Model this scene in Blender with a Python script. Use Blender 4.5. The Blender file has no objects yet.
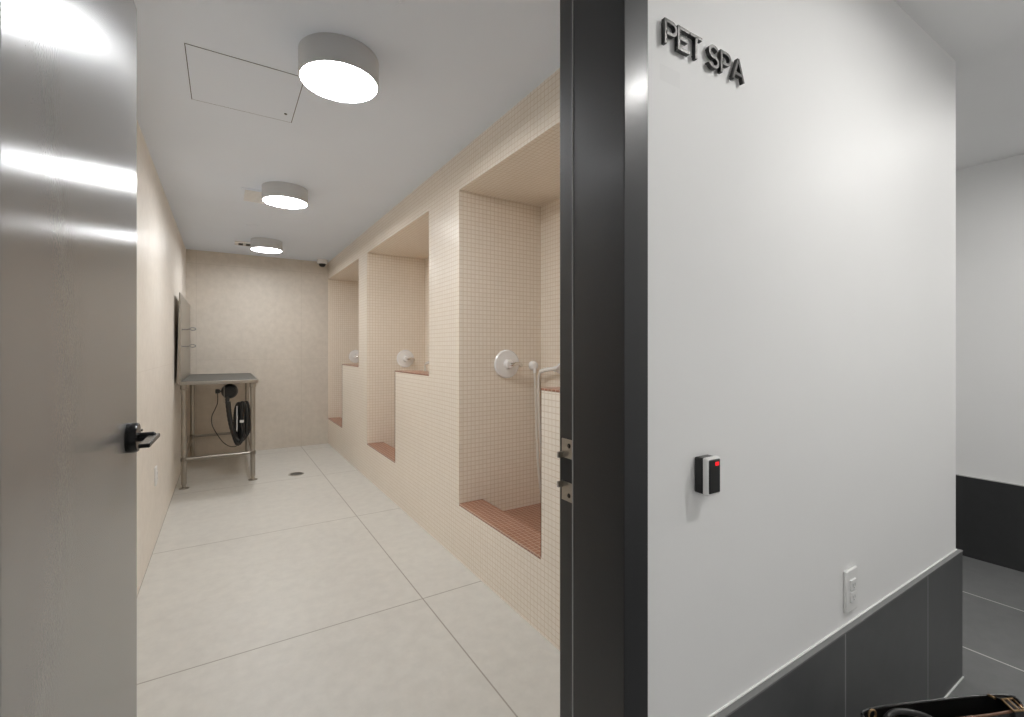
import bpy, bmesh, math, random
from mathutils import Vector, Matrix
random.seed(7)
S = bpy.context.scene
COL = S.collection
PI = math.pi

# ------------------------------------------------------------------ camera, world, exposure
EYE = 1.35
cd = bpy.data.cameras.new('camera'); cam = bpy.data.objects.new('camera', cd); COL.objects.link(cam)
cam.location = (0, 0, EYE); cam.rotation_euler = (PI/2, 0, -math.atan2(288, 461))
cd.sensor_width = 36; cd.lens = 461/1024*36; cd.shift_y = -8.5/1024; cd.clip_start = .02
S.camera = cam
w = bpy.data.worlds.new('world'); S.world = w; w.use_nodes = True
w.node_tree.nodes['Background'].inputs[0].default_value = (.8, .85, .9, 1)
w.node_tree.nodes['Background'].inputs[1].default_value = .05
S.view_settings.view_transform = 'Standard'; S.view_settings.look = 'None'
S.view_settings.gamma = 1; S.view_settings.use_curve_mapping = False
S.view_settings.exposure = 0.0
S.cycles.max_bounces = 24; S.cycles.diffuse_bounces = 16; S.cycles.glossy_bounces = 6
ROOM_LAMP = 65.0       # drum diffusers
HALL_LAMP = 900.0       # hallway downlights

# ------------------------------------------------------------------ key measures (metres)
XL, XR, YB, CEIL = -.405, 1.277, 7.07, 2.615      # grooming room
YF0, YF1 = .645, .847                             # wall between hallway and room
HX, HCEIL, FARX = 2.568, 2.545, 4.13              # hallway corner, ceiling, far wall
NTOP, NBACK = 2.375, 1.917                        # alcoves
PITCH = .029
NICHES = [(.965, 1.784, 2.684), (3.195, 3.985, 4.921), (5.28, 6.13, 7.07)]   # near, step, far

# ------------------------------------------------------------------ materials
def mat(name, col=(.5, .5, .5), rough=.5, metal=0, **kw):
    m = bpy.data.materials.new(name); m.use_nodes = True
    b = m.node_tree.nodes['Principled BSDF']
    b.inputs['Base Color'].default_value = (*col, 1); b.inputs['Roughness'].default_value = rough
    b.inputs['Metallic'].default_value = metal
    for k, v in kw.items(): b.inputs[k].default_value = v
    return m
def nd(m, t, **kw):
    n = m.node_tree.nodes.new(t)
    for k, v in kw.items(): setattr(n, k, v)
    return n
def ln(m, a, b): m.node_tree.links.new(a, b)
def bsdf(m): return m.node_tree.nodes['Principled BSDF']
def noise(m, scale, detail=3, vec=None, rough=.5):
    n = nd(m, 'ShaderNodeTexNoise'); n.inputs['Scale'].default_value = scale
    n.inputs['Detail'].default_value = detail; n.inputs['Roughness'].default_value = rough
    ln(m, vec or pos(m), n.inputs['Vector']); return n
def pos(m):
    g = nd(m, 'ShaderNodeNewGeometry'); return g.outputs['Position']
def ramp(m, fac, stops):
    r = nd(m, 'ShaderNodeValToRGB'); ln(m, fac, r.inputs[0]); e = r.color_ramp.elements
    while len(e) < len(stops): e.new(.5)
    for i, (p, c) in enumerate(stops): e[i].position = p; e[i].color = (*c, 1)
    return r.outputs[0]
def mix(m, fac, a, b, mode='MIX'):
    n = nd(m, 'ShaderNodeMix', data_type='RGBA', blend_type=mode)
    for s, v in ((n.inputs[0], fac), (n.inputs[6], a), (n.inputs[7], b)):
        if isinstance(v, (int, float)): s.default_value = v
        elif isinstance(v, tuple): s.default_value = (*v, 1)
        else: ln(m, v, s)
    return n.outputs[2]
def bump(m, h, strength, dist=.001, prev=None):
    b = nd(m, 'ShaderNodeBump'); b.inputs['Strength'].default_value = strength
    b.inputs['Distance'].default_value = dist; ln(m, h, b.inputs['Height'])
    if prev: ln(m, prev, b.inputs['Normal'])
    ln(m, b.outputs[0], bsdf(m).inputs['Normal']); return b.outputs[0]
def math_(m, op, a, b=None):
    n = nd(m, 'ShaderNodeMath', operation=op)
    for i, v in enumerate((a, b)):
        if v is None: continue
        if isinstance(v, (int, float)): n.inputs[i].default_value = v
        else: ln(m, v, n.inputs[i])
    return n.outputs[0]
def planar(m, off=(0, 0, 0)):
    """surface coordinates in metres from position and face direction"""
    g = nd(m, 'ShaderNodeNewGeometry')
    p = nd(m, 'ShaderNodeSeparateXYZ'); n = nd(m, 'ShaderNodeSeparateXYZ')
    ln(m, g.outputs['Position'], p.inputs[0]); ln(m, g.outputs['True Normal'], n.inputs[0])
    ax = math_(m, 'GREATER_THAN', math_(m, 'ABSOLUTE', n.outputs[0]), .6)
    az = math_(m, 'GREATER_THAN', math_(m, 'ABSOLUTE', n.outputs[2]), .6)
    X = math_(m, 'SUBTRACT', p.outputs[0], off[0]); Y = math_(m, 'SUBTRACT', p.outputs[1], off[1])
    Z = math_(m, 'SUBTRACT', p.outputs[2], off[2])
    def sel(f, a, b):
        q = nd(m, 'ShaderNodeMix', data_type='FLOAT'); ln(m, f, q.inputs[0]); ln(m, a, q.inputs[2]); ln(m, b, q.inputs[3]); return q.outputs[0]
    u = sel(ax, X, Y); v = sel(az, Z, Y)
    c = nd(m, 'ShaderNodeCombineXYZ'); ln(m, u, c.inputs[0]); ln(m, v, c.inputs[1]); return c.outputs[0]
def grid(m, vec, wd, ht, mortar, c1, c2, cm, smooth=.1):
    b = nd(m, 'ShaderNodeTexBrick'); b.offset = 0; b.squash = 1
    ln(m, vec, b.inputs['Vector']); b.inputs['Scale'].default_value = 1
    b.inputs['Brick Width'].default_value = wd; b.inputs['Row Height'].default_value = ht
    b.inputs['Mortar Size'].default_value = mortar; b.inputs['Mortar Smooth'].default_value = smooth
    for k, c in (('Color1', c1), ('Color2', c2), ('Mortar', cm)): b.inputs[k].default_value = (*c, 1)
    return b

def mosaic(name, c1, c2, cm, rough=.35):
    m = mat(name, rough=rough)
    b = grid(m, planar(m, (XR, NICHES[0][2], .365)), PITCH, PITCH, .0022, c1, c2, cm, .2)
    n = noise(m, 1.3, 4)
    ln(m, mix(m, .10, b.outputs['Color'], ramp(m, n.outputs[0], [(.3, (.55, .5, .45)), (.7, (1, 1, 1))]), 'MULTIPLY'), bsdf(m).inputs['Base Color'])
    inv = math_(m, 'SUBTRACT', 1, b.outputs['Fac'])
    bump(m, inv, .9, .0012)
    return m
M = {}
M['mosaic'] = mosaic('cream mosaic', (.875, .795, .69), (.905, .825, .725), (.74, .63, .50))
M['terracotta'] = mosaic('terracotta mosaic', (.30, .13, .078), (.36, .165, .10), (.56, .40, .31))

def stone(name, c0, c1, joint, jw, off, wd, ht, rough, bumpy=.05):
    m = mat(name, rough=rough)
    v = planar(m, off)
    n1 = noise(m, 1.1, 6, rough=.6); n2 = noise(m, 14, 5, rough=.65)
    a = ramp(m, n1.outputs[0], [(.3, c0), (.7, c1)])
    a = mix(m, .22, a, ramp(m, n2.outputs[0], [(.35, tuple(x*.72 for x in c0)), (.65, c1)]))
    b = grid(m, v, wd, ht, jw, (0, 0, 0), (0, 0, 0), (1, 1, 1), .1)
    ln(m, mix(m, b.outputs['Fac'], a, joint), bsdf(m).inputs['Base Color'])
    bump(m, n2.outputs[0], bumpy, .002)
    return m
M['floor_stone'] = stone('pale floor slabs', (.60, .585, .545), (.66, .645, .60), (.33, .305, .27), .0035, (.915-.915-.405, 2.38-1.465*3, 0), 1.32, 1.465, .42)
M['wall_stone_back'] = stone('back wall slabs', (.64, .58, .50), (.73, .67, .59), (.50, .45, .38), .0012, (.922-1.22*2, 0, 0), 1.22, 1.224, .5, .08)
M['wall_stone_left'] = stone('left wall slabs', (.80, .745, .67), (.85, .80, .735), (.66, .60, .52), .0010, (0, .3, 0), 1.22, 1.224, .42, .05)
M['hall_floor'] = stone('dark hallway floor tile', (.150, .152, .153), (.19, .192, .193), (.62, .61, .59), .0045, (2.851-.653*12, .28-1.306*3, 0), .653, 1.306, .38, .05)
M['dark_tile'] = stone('dark base tile', (.066, .068, .070), (.088, .090, .092), (.30, .30, .30), .0034, (2.851-.653*12, .3-.653*12, -.3), .653, 1.2, .33, .05)
M['dark_tile_far'] = stone('black base tile', (.032, .033, .034), (.042, .043, .044), (.10, .10, .10), .0028, (0, 1.15-.653*12, -.3), .653, 1.2, .4, .05)
def paint(name, col, rough, b=.03, sc=60):
    m = mat(name, col, rough); n = noise(m, sc, 3); n2 = noise(m, 1.6, 3)
    ln(m, mix(m, .05, col, ramp(m, n2.outputs[0], [(.3, (.5, .5, .5)), (.7, (1, 1, 1))]), 'MULTIPLY'), bsdf(m).inputs['Base Color'])
    bump(m, n.outputs[0], b, .002); return m
M['white_wall'] = paint('hallway wall paint', (.85, .85, .845), .55, .05, 25)
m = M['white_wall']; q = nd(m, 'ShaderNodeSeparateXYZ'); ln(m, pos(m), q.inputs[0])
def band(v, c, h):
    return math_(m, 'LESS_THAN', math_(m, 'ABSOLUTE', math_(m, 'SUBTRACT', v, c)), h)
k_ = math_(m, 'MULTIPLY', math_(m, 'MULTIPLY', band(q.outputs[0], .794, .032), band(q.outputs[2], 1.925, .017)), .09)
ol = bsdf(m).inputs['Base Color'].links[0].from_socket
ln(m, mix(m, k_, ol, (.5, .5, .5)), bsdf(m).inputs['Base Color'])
M['ceiling'] = paint('ceiling paint', (.78, .85, .95), .7)
M['hall_ceiling'] = paint('hallway ceiling paint', (.88, .88, .88), .7)
M['caulk'] = mat('grey edge trim', (.20, .20, .20), .4)
M['trim_and_glint'] = mat('light grey seal', (.45, .45, .44), .5)  # far base trim, and the light painted onto the door stop edge
M['bead'] = mat('white caulk', (.80, .80, .79), .5)
M['grey_metal'] = mat('dull grey metal', (.35, .34, .32), .45, .8)
M['white_plastic'] = mat('white plastic', (.80, .80, .79), .3)
M['white_enamel'] = mat('white enamel', (.86, .85, .84), .18)
M['black_plastic'] = mat('black plastic', (.012, .012, .012), .3)
M['dark_slot'] = mat('dark recess', (.02, .02, .02), .7)
M['steel'] = mat('brushed stainless', (.41, .38, .335), .3, 1)
n = noise(M['steel'], 30, 4); bump(M['steel'], n.outputs[0], .05, .001)
M['chrome'] = mat('chrome', (.75, .73, .70), .12, 1)
M['brass'] = mat('brass', (.36, .24, .13), .4, 1)
M['drum'] = mat('drum housing paint', (.56, .57, .58), .45)
M['hose_black'] = mat('black hose', (.018, .018, .017), .42)
M['hose_white'] = mat('pale vinyl hose', (.72, .68, .62), .35)
M['black_metal'] = mat('black handle metal', (.03, .03, .03), .25, .8)
M['mat_top'] = mat('grey rubber table mat', (.082, .080, .072), .5)
n = noise(M['mat_top'], 120, 2); bump(M['mat_top'], n.outputs[0], .15, .001)
M['letter_side'] = mat('black letter return', (.012, .012, .012), .3)
M['letter_face'] = mat('dark steel letter face', (.10, .098, .095), .34, .9)
M['leather'] = mat('black leather', (.016, .0155, .015), .34)
n = noise(M['leather'], 240, 4); bump(M['leather'], n.outputs[0], .35, .0008)
M['brown_edge'] = mat('brown leather edge', (.16, .075, .04), .5)
# black frame paint: fine orange peel
M['frame'] = mat('black frame paint', (.014, .0145, .016), .45)
bsdf(M['frame']).inputs['Coat Weight'].default_value = .28; bsdf(M['frame']).inputs['Coat Roughness'].default_value = .22
n = noise(M['frame'], 300, 2); bump(M['frame'], n.outputs[0], .3, .0008)
# grey door paint with vertical brushing: reflections smear sideways
m = mat('grey metal door paint', (0.335, 0.335, 0.335), 0.25, 0.5); M['door'] = m
bsdf(m).inputs['Anisotropic'].default_value = 0.7
bsdf(m).inputs['Anisotropic Rotation'].default_value = 0.0
tg = nd(m, 'ShaderNodeCombineXYZ'); tg.inputs[1].default_value = 1; ln(m, tg.outputs[0], bsdf(m).inputs['Tangent'])   # along the leaf
mp = nd(m, 'ShaderNodeMapping'); ln(m, pos(m), mp.inputs[0]); mp.inputs['Scale'].default_value = (1, 1, .6)
n = noise(m, 230, 2, mp.outputs[0]); n2 = noise(m, 2.2, 3)
bump(m, n.outputs[0], .13, .0008)
ln(m, mix(m, .18, (0.335, 0.335, 0.335), ramp(m, n2.outputs[0], [(.3, (.55, .55, .55)), (.7, (1, 1, 1))]), 'MULTIPLY'), bsdf(m).inputs['Base Color'])
def emis(name, col, s):
    m = mat(name, (.9, .9, .9), .5); bsdf(m).inputs['Emission Color'].default_value = (*col, 1)
    bsdf(m).inputs['Emission Strength'].default_value = s; return m
M['diffuser'] = emis('lit drum diffuser', (.97, .985, 1), ROOM_LAMP)
M['downlight'] = emis('lit downlight lens', (1, .985, .96), HALL_LAMP)
M['led'] = emis('red indicator', (1, .01, .02), .9)
bsdf(M['led']).inputs['Base Color'].default_value = (.5, .01, .01, 1)

# ------------------------------------------------------------------ mesh helpers
class MB:
    def __init__(s): s.bm = bmesh.new()
    def box(s, x0, x1, y0, y1, z0, z1, mi=0, mtx=None):
        v = [s.bm.verts.new((x, y, z)) for x in (x0, x1) for y in (y0, y1) for z in (z0, z1)]
        if mtx:
            for q in v: q.co = mtx @ q.co
        for f in ((0, 1, 3, 2), (4, 6, 7, 5), (0, 4, 5, 1), (2, 3, 7, 6), (0, 2, 6, 4), (1, 5, 7, 3)):
            s.bm.faces.new([v[i] for i in f]).material_index = mi
        return s
    def prism(s, poly, depth, origin, ux, uy, mi=0, side=None):
        """extrude a 2-D polygon; origin + a*ux + b*uy, depth vector"""
        o, ux, uy, d = Vector(origin), Vector(ux), Vector(uy), Vector(depth)
        a = [s.bm.verts.new(o+ux*p[0]+uy*p[1]) for p in poly]; b = [s.bm.verts.new(v.co+d) for v in a]
        s.bm.faces.new(a).material_index = mi; s.bm.faces.new(b[::-1]).material_index = mi
        for i in range(len(a)):
            j = (i+1) % len(a)
            s.bm.faces.new((a[i], b[i], b[j], a[j])).material_index = mi if side is None else side
        return s
    def lathe(s, prof, seg=40, loc=(0, 0, 0), axis='Z', mi=0):
        """profile [(r, h)...]; capped where r == 0"""
        def P(r, h, a):
            c, d = r*math.cos(a), r*math.sin(a)
            p = {'Z': (c, d, h), 'X': (h, c, d), 'Y': (c, h, d)}[axis]
            return (p[0]+loc[0], p[1]+loc[1], p[2]+loc[2])
        rings = []
        for r, h in prof:
            rings.append([s.bm.verts.new(P(0, h, 0))] if r < 1e-6 else [s.bm.verts.new(P(r, h, 2*PI*k/seg)) for k in range(seg)])
        for A, B in zip(rings, rings[1:]):
            for k in range(seg):
                l = (k+1) % seg
                if len(A) == 1 and len(B) == 1: continue
                f = (A[0], B[k], B[l]) if len(A) == 1 else (A[k], B[0], A[l]) if len(B) == 1 else (A[k], B[k], B[l], A[l])
                s.bm.faces.new(f).material_index = mi
        return s
    def tube(s, pts, r, seg=12, smooth=0, mi=0, ripple=0, closed=False):
        P = [Vector(p) for p in pts]
        if smooth:
            Q = []
            for i in range(len(P)-1):
                p0, p1, p2, p3 = P[max(i-1, 0)], P[i], P[i+1], P[min(i+2, len(P)-1)]
                for k in range(smooth):
                    t = k/smooth
                    Q.append(.5*((2*p1)+(p2-p0)*t+(2*p0-5*p1+4*p2-p3)*t*t+(3*p1-p0-3*p2+p3)*t**3))
            Q.append(P[-1]); P = Q
        T = [(P[min(i+1, len(P)-1)]-P[max(i-1, 0)]).normalized() for i in range(len(P))]
        n = T[0].orthogonal().normalized(); rings = []
        for i, p in enumerate(P):
            n = (n-T[i]*n.dot(T[i])).normalized(); b = T[i].cross(n)
            rr = r[i] if isinstance(r, list) and len(r) == len(P) else (r if not isinstance(r, list) else r[0])
            if ripple and i % 2: rr *= 1-ripple
            rings.append([s.bm.verts.new(p+(n*math.cos(2*PI*k/seg)+b*math.sin(2*PI*k/seg))*rr) for k in range(seg)])
        for A, B in zip(rings, rings[1:]):
            for k in range(seg): s.bm.faces.new((A[k], A[(k+1) % seg], B[(k+1) % seg], B[k])).material_index = mi
        s.bm.faces.new(rings[0][::-1]).material_index = mi; s.bm.faces.new(rings[-1]).material_index = mi
        return s
    def build(s, name, mats, parent=None, bevel=0, smooth=True, loc=None, seg=2):
        bmesh.ops.recalc_face_normals(s.bm, faces=s.bm.faces)
        me = bpy.data.meshes.new(name)
        if loc is not None: bmesh.ops.translate(s.bm, vec=-Vector(loc), verts=s.bm.verts)
        s.bm.to_mesh(me); s.bm.free()
        for k in (mats if isinstance(mats, (list, tuple)) else [mats]): me.materials.append(M[k])
        o = bpy.data.objects.new(name, me); COL.objects.link(o)
        if loc is not None: o.location = loc
        if parent:
            o.parent = parent
        if smooth:
            me.shade_smooth(); me.set_sharp_from_angle(angle=math.radians(35))
        if bevel:
            b = o.modifiers.new('bevel', 'BEVEL'); b.width = bevel; b.segments = seg; b.limit_method = 'ANGLE'; b.angle_limit = math.radians(40)
        return o
def struct(o): o['kind'] = 'structure'; return o
def tag(o, label, cat, group=None):
    o['label'] = label; o['category'] = cat
    if group: o['group'] = group
    return o
def thing(name, loc, label, cat, group=None, rz=0):
    o = bpy.data.objects.new(name, None); COL.objects.link(o); o.location = loc; o.rotation_euler = (0, 0, rz); o.empty_display_size = .1
    return tag(o, label, cat, group)

# ------------------------------------------------------------------ setting: grooming room
struct(MB().box(XL-.15, NBACK+.15, .815, YB+.15, -.12, 0).build('floor', 'floor_stone'))
struct(MB().box(XL-.15, NBACK+.15, YF1, YB+.15, CEIL, CEIL+.12).build('ceiling', 'ceiling'))
struct(MB().box(XL-.15, XL, YF1, YB+.15, 0, CEIL).build('wall_left', 'wall_stone_left'))
struct(MB().box(XL, XR, YB, YB+.15, 0, CEIL).build('wall_back', 'wall_stone_back'))
# mosaic wall: face with piers and header, and alcove linings behind it
wr = MB()
edges = [YF1]
for a, s_, b in NICHES: edges += [a, b]
for i in range(0, len(edges)-1, 2):
    if edges[i+1]-edges[i] > .01: wr.box(XR, NBACK+.15, edges[i], edges[i+1], 0, NTOP)
wr.box(XR, NBACK+.15, YF1, YB, NTOP, CEIL)
for a, s_, b in NICHES: wr.box(NBACK, NBACK+.15, a, b, 0, NTOP)
wr.box(XR, NBACK+.15, YB, YB+.15, 0, CEIL)
struct(wr.build('wall_right', 'mosaic', smooth=False))

# tubs: low curb, high front partition, sunken floor
TUBW = ['nearest to the door', 'middle of the three', 'farthest, against back wall']
for i, (a, s_, b) in enumerate(NICHES):
    t = thing('dog_wash_tub', (XR, a, 0), 'built-in cream mosaic dog wash tub with red tiled curb, '+TUBW[i], 'tub', 'mosaic dog wash tubs')
    o = (XR, a, 0)
    MB().box(XR, XR+.17, s_, b, 0, .353).build('curb', 'mosaic', t, loc=o)
    MB().box(XR-.001, XR+.17, s_, b, .353, .367).build('curb_cap', 'terracotta', t, loc=o, bevel=.002)['label'] = 'red tile cap on the curb'
    MB().box(XR, XR+.17, a, s_, 0, 1.158).build('partition', 'mosaic', t, loc=o)
    MB().box(XR-.001, XR+.17, a, s_, 1.158, 1.170).build('partition_cap', 'terracotta', t, loc=o, bevel=.002)['label'] = 'red tile cap on the partition'
    MB().box(XR+.17, NBACK, a, b, 0, .258).build('tub_floor', 'terracotta', t, loc=o)['label'] = 'red tiled tub floor'
    MB().tube([(XR-.0005, s_-.001, .367), (XR-.0005, s_-.001, 1.17)], .0022, 6).build('edge_line', 'brown_edge', t, loc=o)  # thin brown line down the step edge of the partition
    for ch in t.children: ch.location = (0, 0, 0)
    d = MB(); d.lathe([(0, .258), (.05, .258), (.05, .262), (.042, .263), (0, .261)], 24, (1.68, b-.45, 0))
    dd = d.build('drain', 'steel', t, loc=o); dd.location = (0, 0, 0)

# shower fittings
WH = ['beside the hand shower in the nearest tub alcove', 'in the middle tub alcove', 'in the far tub alcove by the back wall']
WHERE = ['nearest tub alcove', 'middle tub alcove', 'far tub alcove by the back wall']
for i, (a, s_, b) in enumerate(NICHES):
    y = b
    t = thing('shower_valve', ((1.632, 1.690, 1.665)[i], y, 1.255), 'round white shower valve with lever handle '+WH[i], 'valve', 'shower valves')
    MB().lathe([(0, -.001), (.097, -.001), (.097, -.008), (.090, -.016), (.04, -.020), (0, -.020)], 48, axis='Y').build('valve_plate', 'white_enamel', t)
    MB().lathe([(0, -.018), (.034, -.018), (.032, -.050), (.026, -.056), (0, -.056)], 32, axis='Y').build('valve_hub', 'white_enamel', t)
    h = MB(); h.tube([(0, -.045, 0), (.012, -.058, -.004), (.05, -.062, .004), (.088, -.052, -.012)], [.011], 12, smooth=6)
    h.build('lever', 'chrome', t)['label'] = 'chrome lever'
    back = i > 0                                # the two farther alcoves carry the elbow on the rear wall
    t = thing('water_outlet', (NBACK, y-.60, 1.24) if back else (1.848, y, 1.24), 'small white hose elbow on mosaic wall in the '+WHERE[i], 'elbow', 'hose elbows', -PI/2 if back else 0)
    MB().lathe([(0, -.001), (.034, -.001), (.034, -.012), (.026, -.032), (.016, -.038), (0, -.040)], 28, axis='Y').build('flange', 'white_enamel', t)
    MB().tube([(0, -.024, 0), (0, -.028, -.02), (0, -.028, -.05)], .012, 14, smooth=4).build('nut', 'white_enamel', t)
    # hand shower on a bracket at the back wall
    hx, hy, hz = NBACK, y-(.225, .34, .34)[i], 1.215
    t = thing('hand_shower', (hx, hy, hz), 'white hand shower on its wall bracket in the '+WHERE[i], 'shower', 'hand showers')
    MB().lathe([(0, -.001), (.026, -.001), (.024, -.010), (.013, -.020), (.012, -.048), (0, -.048)], 24, axis='X').build('bracket', 'white_enamel', t)
    g = MB().tube([(-.065, .135, -.012), (-.062, .08, .0), (-.058, .0, .010), (-.062, -.06, .022), (-.066, -.10, .030)], [.0135], 14, smooth=6)
    g.build('handle', 'white_enamel', t)
    hd = MB(); hd.lathe([(0, -.022), (.018, -.02), (.036, -.004), (.040, .012), (.036, .016), (0, .014)], 28)
    ho = hd.build('shower_head', 'white_enamel', t); ho.location = (-.072, -.125, .034); ho.rotation_euler = (math.radians(160), math.radians(20), 0)
    # hose from the elbow down and back up to the handle
    pts = [(1.848, y-.028, 1.19), (1.856, y-.03, 1.0), (1.862, y-.035, .72), (1.868, y-.05, .48), (1.872, y-.075, .36), (1.868, y-.10, .325),
           (1.858, y-.118, .37), (1.850, y-.105, .60), (1.845, y-.085, .90), (1.845, y-.075, 1.08), (1.848, y-.077, 1.165), (1.852, y-.085, 1.195), (1.852, y-.09, 1.203)]
    if back:
        e = y-.60; q = y-.34
        pts = [(1.889, e, 1.19), (1.889, e+.002, .95), (1.885, e+.01, .62), (1.880, e+.03, .42), (1.875, e+.07, .35), (1.868, e+.15, .38), (1.860, e+.24, .62),
               (1.855, q+.10, .92), (1.850, q+.150, 1.10), (1.850, q+.160, 1.175), (1.852, q+.150, 1.197), (1.852, q+.137, 1.203)]
    tag(MB().tube(pts, .0098, 12, smooth=10).build('shower_hose', 'hose_white', loc=pts[0]), 'pale flexible shower hose hanging in the '+WHERE[i], 'hose', 'shower hoses')

# ------------------------------------------------------------------ setting: hallway
fw = MB()
OX0, OX1, OH = -.262, .674, 2.385
fw.box(-2.3, OX0, YF0, YF1-.01, 0, HCEIL); fw.box(OX1, HX, YF0, YF1-.01, 0, HCEIL); fw.box(OX0, OX1, YF0, YF1-.01, OH, HCEIL)
fw.box(NBACK+.16, HX, YF1-.01, 4.6, 0, HCEIL)
fw.box(-2.3, HX, YF0+.03, YF1-.01, HCEIL, CEIL+.12)
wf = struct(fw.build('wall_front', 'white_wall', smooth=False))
struct(MB().box(-2.3, FARX+.12, -1.2, .815, -.12, 0).box(NBACK+.16, FARX+.12, .815, 4.6, -.12, 0).build('floor_hallway', 'hall_floor'))
struct(MB().box(-2.3, FARX+.12, -1.2, YF0+.03, HCEIL, HCEIL+.12).box(HX, FARX+.12, YF0+.03, 4.6, HCEIL, HCEIL+.12).build('ceiling_hallway', 'hall_ceiling'))
struct(MB().box(FARX, FARX+.12, -1.2, 4.6, 0, HCEIL).build('wall_hallway_end', 'white_wall'))
struct(MB().box(-2.3, FARX, -1.3, -1.2, 0, HCEIL).build('wall_hallway_behind', 'white_wall'))
struct(MB().box(-2.4, -2.3, -1.3, YF0, 0, HCEIL).build('wall_hallway_left', 'white_wall'))
struct(MB().box(HX, FARX, 4.6, 4.7, 0, HCEIL).build('wall_hallway_back', 'white_wall'))
# dark tile base with grey edge strip
BT = .524
struct(MB().box(.7112, HX+.015, YF0-.017, YF0, 0, BT-.005).box(HX, HX+.015, YF0, 4.6, 0, BT-.005).build('baseboard_front', 'dark_tile', smooth=False))
struct(MB().box(.7112, HX+.017, YF0-.018, YF0, BT-.005, BT).box(HX, HX+.017, YF0, 4.6, BT-.005, BT).build('trim_2', 'caulk', smooth=False))
struct(MB().box(.7114, HX+.019, YF0-.021, YF0-.017, 0, .004).box(HX+.015, HX+.019, YF0-.017, 4.6, 0, .004).build('trim_5', 'bead', smooth=False))
struct(MB().box(FARX-.014, FARX, -1.2, 4.6, 0, BT-.003).build('baseboard_right', 'dark_tile_far'))
struct(MB().box(FARX-.015, FARX, -1.2, 4.6, BT-.003, BT+.002).build('trim_3', 'trim_and_glint'))

struct(MB().box(.7114, HX+.0045, YF0-.0045, YF0+.001, BT-.001, BT+.0035).build('trim_4', 'bead', bevel=.002))
# door frame (hollow metal, with rabbet for a door opening inwards)
JX, RX, JO = .645, .660, .7112                # stop face, rabbet face, outer edge of face
YFF, YS = .630, .782                          # face plane, stop edge
prof = [(JX, YFF), (JO, YFF), (JO, YF0), (JO-.03, YF0), (JO-.03, YF1+.012), (JO, YF1+.012-.012), (JO, YF1+.004), (RX, YF1+.004), (RX, YS), (JX, YS)]
prof = [(JX, YFF), (JO, YFF), (JO, YF0-.0005), (OX1-.0005, YF0-.0005), (OX1-.0005, YF1-.0095), (OX1-.0005, YF1+.001), (RX, YF1+.001), (RX, YS), (JX, YS)]
fr = MB()
fr.prism(prof, (0, 0, 2.42), (0, 0, 0), (1, 0, 0), (0, 1, 0))
LX = -.230
mir = [(LX-(p[0]-JX), p[1]) for p in prof]
mir = [(max(p[0], OX0+.0005) if p[1] > YF0-.001 else p[0], p[1]) for p in mir]
fr.prism(mir, (0, 0, 2.42), (0, 0, 0), (1, 0, 0), (0, 1, 0))
fr.box(LX, JX, YFF, YS, 2.36, 2.384); fr.box(LX-.0, JX+.0, YFF, YF0-.0005, 2.36, 2.42); fr.box(LX, JX, YS, YF1+.001, 2.375, 2.384)
fo = struct(fr.build('trim_1', 'frame', bevel=.002, loc=(0, 0, 0)))
ss = MB().box(JX-.0012, JX+.0035, YS, YS+.0014, 0, 2.36).build('lit_edge_strip', 'trim_and_glint', fo); ss['label'] = 'thin light grey strip painting in the lit stop edge'  # added strip: pale colour stands for light caught on the stop corner
# strike plate in the rabbet
sp = MB(); X = RX
def splate(mb, y0, y1, z0, z1): mb.box(X-.0016, X+.0002, y0, y1, z0, z1)
z0, zc = 1.008, 1.078
splate(sp, .7845, .838, zc+.027, zc+.070); splate(sp, .7845, .838, zc-.070, zc-.027); splate(sp, .7845, .793, zc-.027, zc+.027)
sp.box(X-.016, X-.0004, .832, .8375, zc+.027, zc+.040); sp.box(X-.016, X-.0004, .832, .8375, zc-.040, zc-.027)
so = sp.build('strike_plate', 'steel', fo); so['label'] = 'steel strike plate'
b = MB(); b.box(X-.0012, X-.0002, .793, .842, zc-.027, zc+.027); b.build('latch_hole', 'dark_slot', so)
for dz in (.056, -.056):
    MB().lathe([(0, X-.0030), (.005, X-.0026), (.0055, X-.0016), (0, X-.0014)], 16, (0, .812, zc+dz), 'X').build('screw', 'black_metal', so)
MB().lathe([(0, YS+.004), (.004, YS+.003), (.005, YS), (0, YS)], 14, (JX+.006, 0, 1.20), 'Y').build('door_silencer', 'white_plastic', fo)

# door leaf, opened into the room
dr = bpy.data.objects.new('door_1', None); COL.objects.link(dr); dr.location = (-.244, .852, 0)
ang = math.atan2(-.2196+.244, .90); dr.rotation_euler = (0, 0, -ang)
dr['kind'] = 'structure'
MB().box(-.045, 0, 0, .90, .008, 2.362).build('door_leaf', 'door', dr, bevel=.0015)
for hz in (.25, 1.2, 2.12):
    MB().lathe([(0, -.055), (.007, -.055), (.007, .055), (0, .055)], 14, (-.014, -.006, hz)).build('hinge', 'black_metal', dr)
for sx, x0 in ((1, 0), (-1, -.045)):
    hd = MB(); hd.lathe([(0, x0), (.040, x0), (.041, x0+sx*.018), (.038, x0+sx*.024), (.016, x0+sx*.026), (0, x0+sx*.026)], 40, (0, .768, 1.110), 'X')
    ho = hd.build('handle_rose', 'black_metal', dr)
    lv = MB(); lv.lathe([(0, x0+sx*.02), (.0125, x0+sx*.02), (.0125, x0+sx*.056), (.010, x0+sx*.062), (0, x0+sx*.062)], 24, (0, .768, 1.110), 'X')
    xa, xb = sorted((x0+sx*.046, x0+sx*.070))
    lv.box(xa, xb, .612, .784, 1.105, 1.1155)
    lv.build('lever', 'black_metal', ho, bevel=.0025)
    if sx > 0: MB().lathe([(0, .0262), (.004, .0262), (.004, .030), (0, .031)], 16, (0, .768+.024, 1.110+.016), 'X').build('lock_button', 'chrome', ho)

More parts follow.
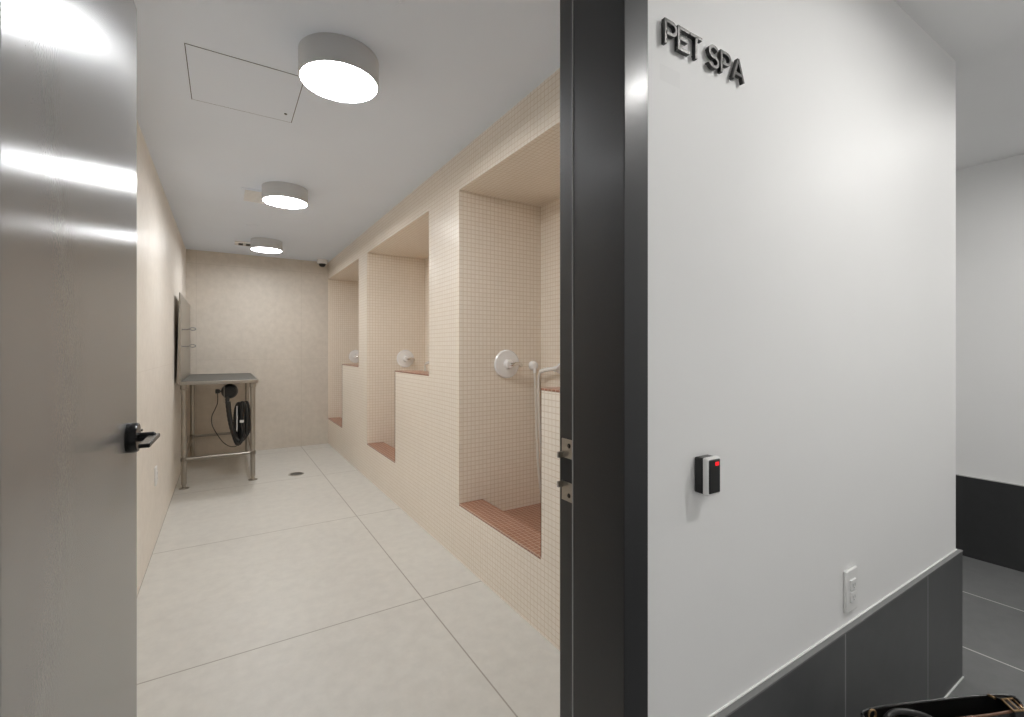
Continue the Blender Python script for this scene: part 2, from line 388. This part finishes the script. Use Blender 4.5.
# ------------------------------------------------------------------ wall letters
def ribbon(mb, pts, wd, ox, oz, sx, sz, closed=False):
    """one stroke as a mitred ribbon, extruded out of the wall"""
    P = [Vector((p[0]*sx, p[1]*sz)) for p in pts]; L, R = [], []
    for i, p in enumerate(P):
        a = P[i-1] if i else None; c = P[i+1] if i < len(P)-1 else None
        d1 = (p-a).normalized() if a is not None else (c-p).normalized(); d2 = (c-p).normalized() if c is not None else d1
        n1 = Vector((-d1.y, d1.x)); n2 = Vector((-d2.y, d2.x)); n = (n1+n2).normalized(); k = wd/2/max(n.dot(n1), .5)
        L.append(p+n*k); R.append(p-n*k)
    YB0, YF_ = YF0-.003, YF0-.012
    va = lambda q, y: mb.bm.verts.new((ox+q.x, y, oz+q.y))
    Lf, Rf, Lb, Rb = [[va(q, y) for q in Q] for Q, y in ((L, YF_), (R, YF_), (L, YB0), (R, YB0))]
    for i in range(len(P)-1):
        mb.bm.faces.new((Lf[i], Lf[i+1], Rf[i+1], Rf[i])).material_index = 0
        for q in ((Lb[i], Rb[i], Rb[i+1], Lb[i+1]), (Lf[i], Lb[i], Lb[i+1], Lf[i+1]), (Rf[i], Rf[i+1], Rb[i+1], Rb[i])):
            mb.bm.faces.new(q).material_index = 1
    for e in (0, -1): mb.bm.faces.new((Lf[e], Rf[e], Rb[e], Lb[e])).material_index = 1
def arc(cx, cz, rx, rz, a0, a1, n=10): return [(cx+rx*math.cos(math.radians(a0+(a1-a0)*k/n)), cz+rz*math.sin(math.radians(a0+(a1-a0)*k/n))) for k in range(n+1)]
GL = {'P': [[(0, 0), (0, 1)], [(0, .93), (.5, .93)]+arc(.55, .69, .38, .24, 90, -90)+[(.5, .45), (0, .45)]],
      'E': [[(0, 0), (0, 1)], [(0, .93), (1, .93)], [(0, .5), (.85, .5)], [(0, .07), (1, .07)]],
      'T': [[(.5, 0), (.5, .93)], [(-.05, .93), (1.05, .93)]],
      'A': [[(0, 0), (.5, 1)], [(1, 0), (.5, 1)], [(.2, .3), (.8, .3)]],
      'S': [arc(.5, .72, .42, .22, 20, 180)+arc(.5, .70, .42, .22, 190, 265, 5)+arc(.5, .28, .44, .22, 80, 0, 6)+arc(.5, .27, .44, .21, -10, -165)]}
LP = [('P', .767, .035, 'P, first letter of PET'), ('E', .808, .034, 'E, middle letter of PET'), ('T', .847, .036, 'T, last letter of PET'),
      ('S', .909, .036, 'S, first letter of SPA'), ('P', .955, .036, 'P, middle letter of SPA'), ('A', .999, .042, 'A, last letter of SPA')]
for ch, x, wd, lab in LP:
    mb = MB()
    for st in GL[ch]: ribbon(mb, st, .0066, x, 1.979, wd, .051)
    for px, pz in ((.1, .2), (.5, .93) if ch in 'TA' else (.1, .8)):
        if ch == 'T': px = .5
        mb.lathe([(.0018, YF0-.006), (.0018, YF0)], 8, (x+px*wd, 0, 1.979+pz*.051), 'Y', 1)
    tag(mb.build('sign_letter', ['letter_face', 'letter_side'], smooth=False, loc=(x, YF0, 1.979)), 'raised dark metal letter '+lab+' on white wall', 'letter', 'PET SPA wall letters')

# ------------------------------------------------------------------ card reader and outlets
t = thing('card_reader', (.895, YF0, 1.078), 'small black and white card reader with red light on hallway wall', 'card reader')
MB().box(-.0225, .0225, -.022, 0, -.039, .039).build('back_housing', 'black_plastic', t, bevel=.004)
MB().box(-.0232, .0232, -.034, -.021, -.041, .041).build('bezel', 'white_plastic', t, bevel=.004)
f = MB().box(-.0185, .0185, -.0365, -.030, -.036, .0365).build('reader_face', 'black_plastic', t, bevel=.002)
MB().box(.000, .0125, -.0375, -.036, .023, .031).build('indicator_light', 'led', f, bevel=.001)['label'] = 'lit red indicator'
def outlet(loc, rz, label, wd=.077, ht=.128, duplex=True):
    t = thing('electrical_outlet', loc, label, 'outlet', None, rz)
    MB().box(-wd/2, wd/2, -.009, 0, -ht/2, ht/2).build('cover_plate', 'white_plastic', t, bevel=.004)
    k = .034/2
    MB().box(-k, k, -.0135, -.006, .002, .034).build('socket', 'white_plastic', t, bevel=.0015)
    MB().box(-k, k, -.0135, -.006, -.034, -.002).build('socket', 'white_plastic', t, bevel=.0015)
    for c in t.children:
        if c.name.startswith('socket'):
            z = .018 if c.data.vertices[0].co.z > 0 else -.018
            MB().box(-.007, -.005, -.0138, -.0130, z-.004, z+.005).box(.005, .007, -.0138, -.0130, z-.004, z+.005).box(-.002, .002, -.0138, -.0130, z-.010, z-.007).build('slot', 'caulk', c, smooth=False)
outlet((1.609, YF0, .625), 0, 'white electrical outlet low on white hallway wall above dark tile base')
outlet((XL, 4.02, .478), PI/2, 'white electrical outlet on beige stone wall inside the room')

# ------------------------------------------------------------------ ceiling fixtures
LW = ['large in view nearest the door', 'second from the door', 'farthest, near the back wall']
for i, (x, y) in enumerate(((.425, 2.09), (.408, 4.01), (.42, 6.04))):
    t = thing('ceiling_light', (x, y, CEIL), 'round grey drum ceiling light, '+LW[i], 'ceiling light', 'drum ceiling lights')
    R = .163
    MB().lathe([(0, -.0005), (R, -.0005), (R, -.108), (R-.006, -.110), (R-.006, -.098), (0, -.098)], 72).build('housing', 'drum', t)
    MB().lathe([(0, -.107), (R-.012, -.107), (R-.007, -.104), (R-.007, -.099), (0, -.099)], 72).build('diffuser', 'diffuser', t)['label'] = 'glowing white diffuser'
for i, (x, y, lab) in enumerate(((1.60, -.20, 'over the hallway wall by the door'), (3.25, .0, 'over the hallway corner'), (-1.0, -.9, 'at the left end of the hallway'), (3.35, 2.8, 'in the side hallway'))):
    t = thing('downlight', (x, y, HCEIL), 'small round recessed downlight '+lab, 'downlight', 'hallway downlights')
    MB().lathe([(.038, -.0005), (.070, -.0005), (.068, -.006), (.045, -.010), (.039, -.008), (.038, -.0005)], 40).build('trim_ring', 'white_plastic', t)
    MB().lathe([(0, -.006), (.038, -.006), (.038, -.003), (0, -.003)], 40).build('lens', 'downlight', t)
# access panel with shadow gap
t = thing('access_panel', (.09, 2.575, CEIL), 'square flush access panel in the room ceiling beside first light', 'panel')
for q in ((-.23, -.2275, -.25, .25), (.2275, .23, -.25, .25), (-.23, .23, -.25, -.2475), (-.23, .23, .2475, .25)):
    pass
g = MB(); g.box(-.229, -.226, -.25, .25, -.0012, -.0002).box(.226, .229, -.25, .25, -.0012, -.0002).box(-.226, .226, -.25, -.247, -.0012, -.0002).box(-.226, .226, .247, .25, -.0012, -.0002)
g.build('gap', 'dark_slot', t, smooth=False)
MB().box(-.226, .226, -.247, .247, -.0015, -.0002).build('panel', 'ceiling', t)
MB().lathe([(0, -.003), (.007, -.0025), (.008, -.0015), (0, -.0014)], 16, (.19, .16, 0)).build('lock', 'black_metal', t)
# air register
t = thing('ceiling_vent', (.215, 4.33, CEIL), 'white square air vent beside the second ceiling light', 'vent')
v = MB(); v.box(-.10, .10, -.18, .18, -.006, -.0005)
v.build('vent_frame', 'ceiling', t, bevel=.002)
v = MB()
for k in range(9): v.box(-.075, .075, -.15+.034*k, -.15+.034*k+.018, -.012, -.006)
v.build('louver', 'white_plastic', t, smooth=False)
t = thing('ceiling_vent', (.195, 6.30, CEIL), 'small white vent with dark openings beside the farthest ceiling light', 'vent')
MB().box(-.09, .10, -.085, .085, -.018, -.0005).build('vent_frame', 'white_enamel', t, bevel=.002)
for x0 in (-.05, .025):
    MB().box(x0, x0+.045, -.06, -.005, -.020, -.017).box(x0, x0+.045, .005, .06, -.020, -.017).build('opening', 'dark_slot', t, smooth=False)
for loc, r, lab in (((.243, 5.36, CEIL), .055, 'flat round sprinkler cover between second and third ceiling lights'), ((.469, 1.63, CEIL), .075, 'flat round disc on ceiling above the doorway')):
    tag(MB().lathe([(0, -.006), (r-.004, -.006), (r, -.003), (r, -.0005), (0, -.0005)], 40).build('sprinkler_cover', 'ceiling', loc=(0, 0, 0)), lab, 'sprinkler', None).location = loc
t = thing('security_camera', (1.17, 6.90, CEIL), 'small white dome camera in the far ceiling corner', 'camera')
MB().lathe([(0, -.0005), (.070, -.0005), (.070, -.045), (.062, -.058), (0, -.058)], 32).build('camera_base', 'white_enamel', t)
MB().lathe([(.046, -.058), (.045, -.070), (.036, -.088), (.020, -.098), (0, -.100)], 32).build('dome', 'black_plastic', t)

# floor drain
t = thing('floor_drain', (.666, 5.50, 0), 'round metal floor drain in pale floor near grooming table', 'drain')
g = MB(); g.lathe([(.062, .0003), (.078, .0003), (.077, .003), (.062, .003), (.062, .0003)], 40); g.build('drain_ring', 'steel', t)
g = MB(); g.lathe([(0, .0004), (.0615, .0004), (.0615, .0015), (0, .0015)], 40)
gg = g.build('grate', 'grey_metal', t)
g = MB()
for k in range(-4, 5):
    h = math.sqrt(.055**2-(k*.012)**2); g.box(k*.012-.003, k*.012+.003, -h, h, .0015, .0022)
g.build('slot', 'dark_slot', gg, smooth=False)

# ------------------------------------------------------------------ grooming table
TX0, TX1, TY0, TY1, TZ = -.372, .305, 5.44, 6.99, 1.045
TC = Vector(((TX0+TX1)/2, (TY0+TY1)/2, 0))
t = thing('grooming_table', TC, 'stainless steel grooming table with grey top against left wall', 'table')
hx, hy = (TX1-TX0)/2, (TY1-TY0)/2
tp = MB()
c = .03
out = [(-hx, -hy+.004), (-hx+.004, -hy), (hx-c, -hy), (hx-.01, -hy+.008), (hx, -hy+c), (hx, hy-c), (hx-c, hy), (-hx, hy)]
tp.prism(out, (0, 0, -.034), (0, 0, TZ), (1, 0, 0), (0, 1, 0)); tp.build('tabletop', 'steel', t, bevel=.006, seg=3)
ms = MB(); ins = [(x*.965, y*.985) for x, y in out]; ms.prism(ins, (0, 0, -.004), (0, 0, TZ+.003), (1, 0, 0), (0, 1, 0)); ms.build('table_mat', 'mat_top', t)['label'] = 'dark grey rubber surface'
LXs, LYs = (-hx+.040, hx-.050), (-hy+.065, hy-.075)
for lx in LXs:
    for ly in LYs:
        lg = MB(); lg.lathe([(0, .03), (.018, .03), (.0225, .05), (.023, TZ-.09), (.023, TZ-.034), (0, TZ-.034)], 24, (lx, ly, 0))
        lo = lg.build('leg', 'steel', t)
        MB().lathe([(.023, TZ-.034), (.031, TZ-.036), (.031, TZ-.075), (.024, TZ-.082)], 24, (lx, ly, 0)).build('socket_collar', 'steel', lo)
        MB().lathe([(0, 0), (.042, 0), (.042, .006), (.018, .011), (.014, .032), (0, .032)], 24, (lx, ly, 0)).build('foot', 'steel', lo)
ZR = .285
for a, b in (((LXs[0], LYs[0]), (LXs[1], LYs[0])), ((LXs[0], LYs[1]), (LXs[1], LYs[1])), ((LXs[0], LYs[0]), (LXs[0], LYs[1])), ((LXs[1], LYs[0]), (LXs[1], LYs[1]))):
    r = MB(); r.tube([(*a, ZR), (*b, ZR)], .016, 16)
    for q in (a, b): r.lathe([(.0232, ZR-.022), (.027, ZR-.020), (.027, ZR+.020), (.0232, ZR+.022)], 20, (q[0], q[1], 0))
    r.build('rail', 'steel', t)
# upright splash panel along the wall with loops
bp = MB(); bp.prism([(-.030, 0), (.0, 0), (-.002, .862), (-.006, .872), (-.012, .862)], (0, 2*hy-.01, 0), (-hx+.018, -hy+.005, TZ-.01), (1, 0, 0), (0, 0, 1))
po = bp.build('splash_panel', 'steel', t)
for zz, yy in ((1.555, -hy+.17), (1.385, -hy+.13)):
    x0 = -hx+.016
    hk = MB(); hk.tube([(x0, yy, zz), (x0+.045, yy, zz), (x0+.07, yy-.004, zz+.006)], .006, 10, smooth=3)
    ring = [(x0+.092+.024*math.cos(a), yy-.004, zz+.006+.013*math.sin(a)) for a in [PI+2*PI*k/20 for k in range(21)]]
    hk.tube(ring, .0055, 8); hk.lathe([(0, 0), (.014, 0), (.013, .005), (0, .006)], 16, (x0-.002, yy, zz), 'X')
    hk.build('tether_loop', 'grey_metal', po)
# dryer hung under the table top
dx, dy = .050, 5.62
t = thing('pet_dryer', (dx, dy, TZ-.034), 'black pet dryer with coiled hose and cord hung under grooming table', 'dryer')
b_ = MB(); b_.box(-.075, .09, -.05, .10, -.010, -.0005); b_.build('mount_plate', 'black_plastic', t, bevel=.002)
b_ = MB(); b_.lathe([(0, -.075), (.055, -.072), (.072, -.05), (.078, 0), (.072, .05), (.055, .085), (.03, .095), (0, .097)], 36, (0, .02, -.090), 'Y')
b_.build('motor_housing', 'black_plastic', t)
b_ = MB(); b_.lathe([(0, -.012), (.045, -.010), (.048, 0), (.02, .004)], 28, (0, -.06, -.090), 'Y')
for k in range(6): b_.box(-.035, .035, -.076, -.070, -.12+.011*k, -.115+.011*k)
b_.build('intake_grille', 'dark_slot', t)
MB().box(-.052, -.046, -.064, -.050, -.20, -.01).build('hanger_strap', 'steel', t, bevel=.001)['label'] = 'steel strap'
sw = MB(); sw.lathe([(0, -.022), (.022, -.020), (.025, .0), (.018, .02), (0, .024)], 20, (-.105, -.01, -.085), 'X'); sw.box(-.100, -.06, -.018, .0, -.093, -.077); sw.build('plug', 'black_plastic', t)
hose = []
hose += [(-.02, -.03, -.13), (-.018, -.05, -.22), (.000, -.06, -.38), (.03, -.065, -.52), (.065, -.06, -.63), (.100, -.05, -.61)]
def loop(cx, cz, rx, rz, y0, a0, a1, n):
    return [(cx+rx*math.cos(a), y0+(.02*k/n), cz+rz*math.sin(a)) for k in range(n+1) for a in [a0+(a1-a0)*k/n]]
hose += loop(.082, -.42, .034, .200, -.045, -PI/2+.5, 1.5*PI+.2, 12)[1:]
hose += loop(.115, -.41, .036, .195, -.015, -PI/2+.3, 1.5*PI+.2, 12)[1:]
hose += loop(.148, -.40, .026, .185, .015, -PI/2+.3, 1.5*PI, 12)[1:]
h_ = MB(); h_.tube(hose, .0205, 14, smooth=7, ripple=.13); h_.build('hose', 'hose_black', t)
h_ = MB(); h_.tube([(-.010, -.078, -.19), (.005, -.085, -.36), (.035, -.09, -.51), (.075, -.088, -.60)], .019, 14, smooth=14, ripple=.13); h_.build('hose', 'hose_black', t)
nz = MB(); nz.tube([(.112, -.070, -.20), (.112, -.078, -.29), (.106, -.080, -.40), (.112, -.078, -.50), (.130, -.066, -.57)], [.017], 14, smooth=5)
nz = nz.build('nozzle', 'black_plastic', t)
MB().lathe([(.0170, -.413), (.0195, -.411), (.0195, -.387), (.0170, -.385)], 20, (.1065, -.080, 0)).build('nozzle_ring', 'white_plastic', nz)['label'] = 'white ring on the nozzle'
MB().box(.060, .067, -.082, -.07, -.50, -.24).build('hose_strap', 'white_plastic', t, bevel=.001)
cdp = [(-.105, -.01, -.105), (-.106, -.012, -.20), (-.125, -.02, -.26), (-.155, -.025, -.34), (-.150, -.03, -.43), (-.105, -.035, -.53), (-.055, -.04, -.61), (.0, -.04, -.655), (.05, -.045, -.660), (.085, -.045, -.64)]
MB().tube(cdp, .0042, 8, smooth=8).build('cord', 'hose_black', t)

# ------------------------------------------------------------------ leather bag standing on the hallway floor
A = Vector((1.435, .548, 0)); B_ = Vector((1.845, .330, 0))
L = (B_-A).length; yaw = math.atan2(B_.y-A.y, B_.x-A.x); C0 = (A+B_)/2
t = thing('handbag', (C0.x, C0.y, 0), 'black leather handbag with brass buckle on dark hallway floor', 'bag', None, yaw)
def sup(a, hx, hy, n=4):
    c, s_ = math.cos(a), math.sin(a); return (hx*abs(c)**(2/n)*(1 if c >= 0 else -1), hy*abs(s_)**(2/n)*(1 if s_ >= 0 else -1))
bm_ = MB(); N = 64; prev = None; rings = []
ZB = .042                                    # height added to a 0.345 m bag
lv = [(0, .90, .060, 0), (.02, .97, .070, 0), (.12, 1, .072, 0), (.22, .99, .064, 0), (.32, .98, .045, 0), (.345+ZB-.02, .975, .032, 0), (.345+ZB, .97, .028, 0)]
inner = [(.345+ZB, .955, .023, 0), (.325+ZB, .955, .026, 0), (.30, .95, .036, 0), (.24, .94, .045, 0)]
for z, kx, hy_, _ in lv+inner:
    R_ = []
    for k in range(N):
        a = 2*PI*k/N; x, y = sup(a, L/2*kx, hy_, 3.2)
        zz = z
        if z > .25: zz = z + (.012*(x/(L/2)))*(z-.25)/.145 + (-.012 if y < 0 else 0)*(z-.25)/.145*min(1, abs(y)/.02)
        R_.append(bm_.bm.verts.new((x, y, zz)))
    rings.append(R_)
for P_, Q_ in zip(rings, rings[1:]):
    for k in range(N): bm_.bm.faces.new((P_[k], P_[(k+1) % N], Q_[(k+1) % N], Q_[k]))
bm_.bm.faces.new(rings[0][::-1]); bm_.bm.faces.new(rings[-1])
rim = [tuple((rings[6][k].co+rings[7][k].co)/2) for k in range(N)]
bm_.build('bag_body', 'leather', t)
near = [p for p in rim[N//2+2:]][:-2]
far = [p for p in rim[1:N//2]]
MB().tube(near, .0035, 8).build('edge_piping', 'brown_edge', t)['label'] = 'brown leather edging on the near rim'
MB().tube(far, .0035, 8).build('edge_piping', 'leather', t)
# buckled strap across the opening, right end
xs = L/2-.045
st = MB()
for i_, (pa, pb) in enumerate((((.030, .391), (.0, .399)), ((.0, .399), (-.030, .389)), ((-.030, .389), (-.050, .31)))):
    st.prism([(pa[0], pa[1]), (pb[0], pb[1]), (pb[0], pb[1]-.004), (pa[0], pa[1]-.004)], (.026, 0, 0), (xs-.013, 0, .0), (0, 1, 0), (0, 0, 1))
st = st.build('closing_strap', 'leather', t)
bk = MB(); bw = .016
bkp = [(xs-bw, -.030, .392), (xs+bw, -.030, .392), (xs+bw, -.002, .402), (xs-bw, -.002, .402), (xs-bw, -.030, .392)]
bk.tube(bkp, .0028, 8); bk.tube([(xs, -.030, .394), (xs, -.002, .403)], .002, 8)
bk.build('buckle', 'brass', st)['label'] = 'brass buckle'
hb = MB(); hb.tube([(xs-.025, .030, .388), (xs-.028, .018, .398), (xs-.028, .004, .400)], .0035, 8, smooth=5); hb.build('buckle', 'brass', st)
# carry handle lying over the near rim at the left end
hl = MB(); hl.tube([(-L/2+.035, -.034, .370), (-L/2+.045, -.032, .396), (-L/2+.085, -.024, .404), (-L/2+.15, -.036, .395), (-L/2+.20, -.060, .36), (-L/2+.21, -.085, .29)], .0075, 12, smooth=8)
hl.build('carry_handle', 'leather', t)
for q in ((-L/2+.036, -.036, .376), (-L/2+.022, -.012, .390)):
    ring = [(q[0]+.010*math.cos(2*PI*k/16), q[1], q[2]+.012*math.sin(2*PI*k/16)) for k in range(17)]
    MB().tube(ring, .0026, 8).build('handle_ring', 'brass', t)['label'] = 'brass ring'
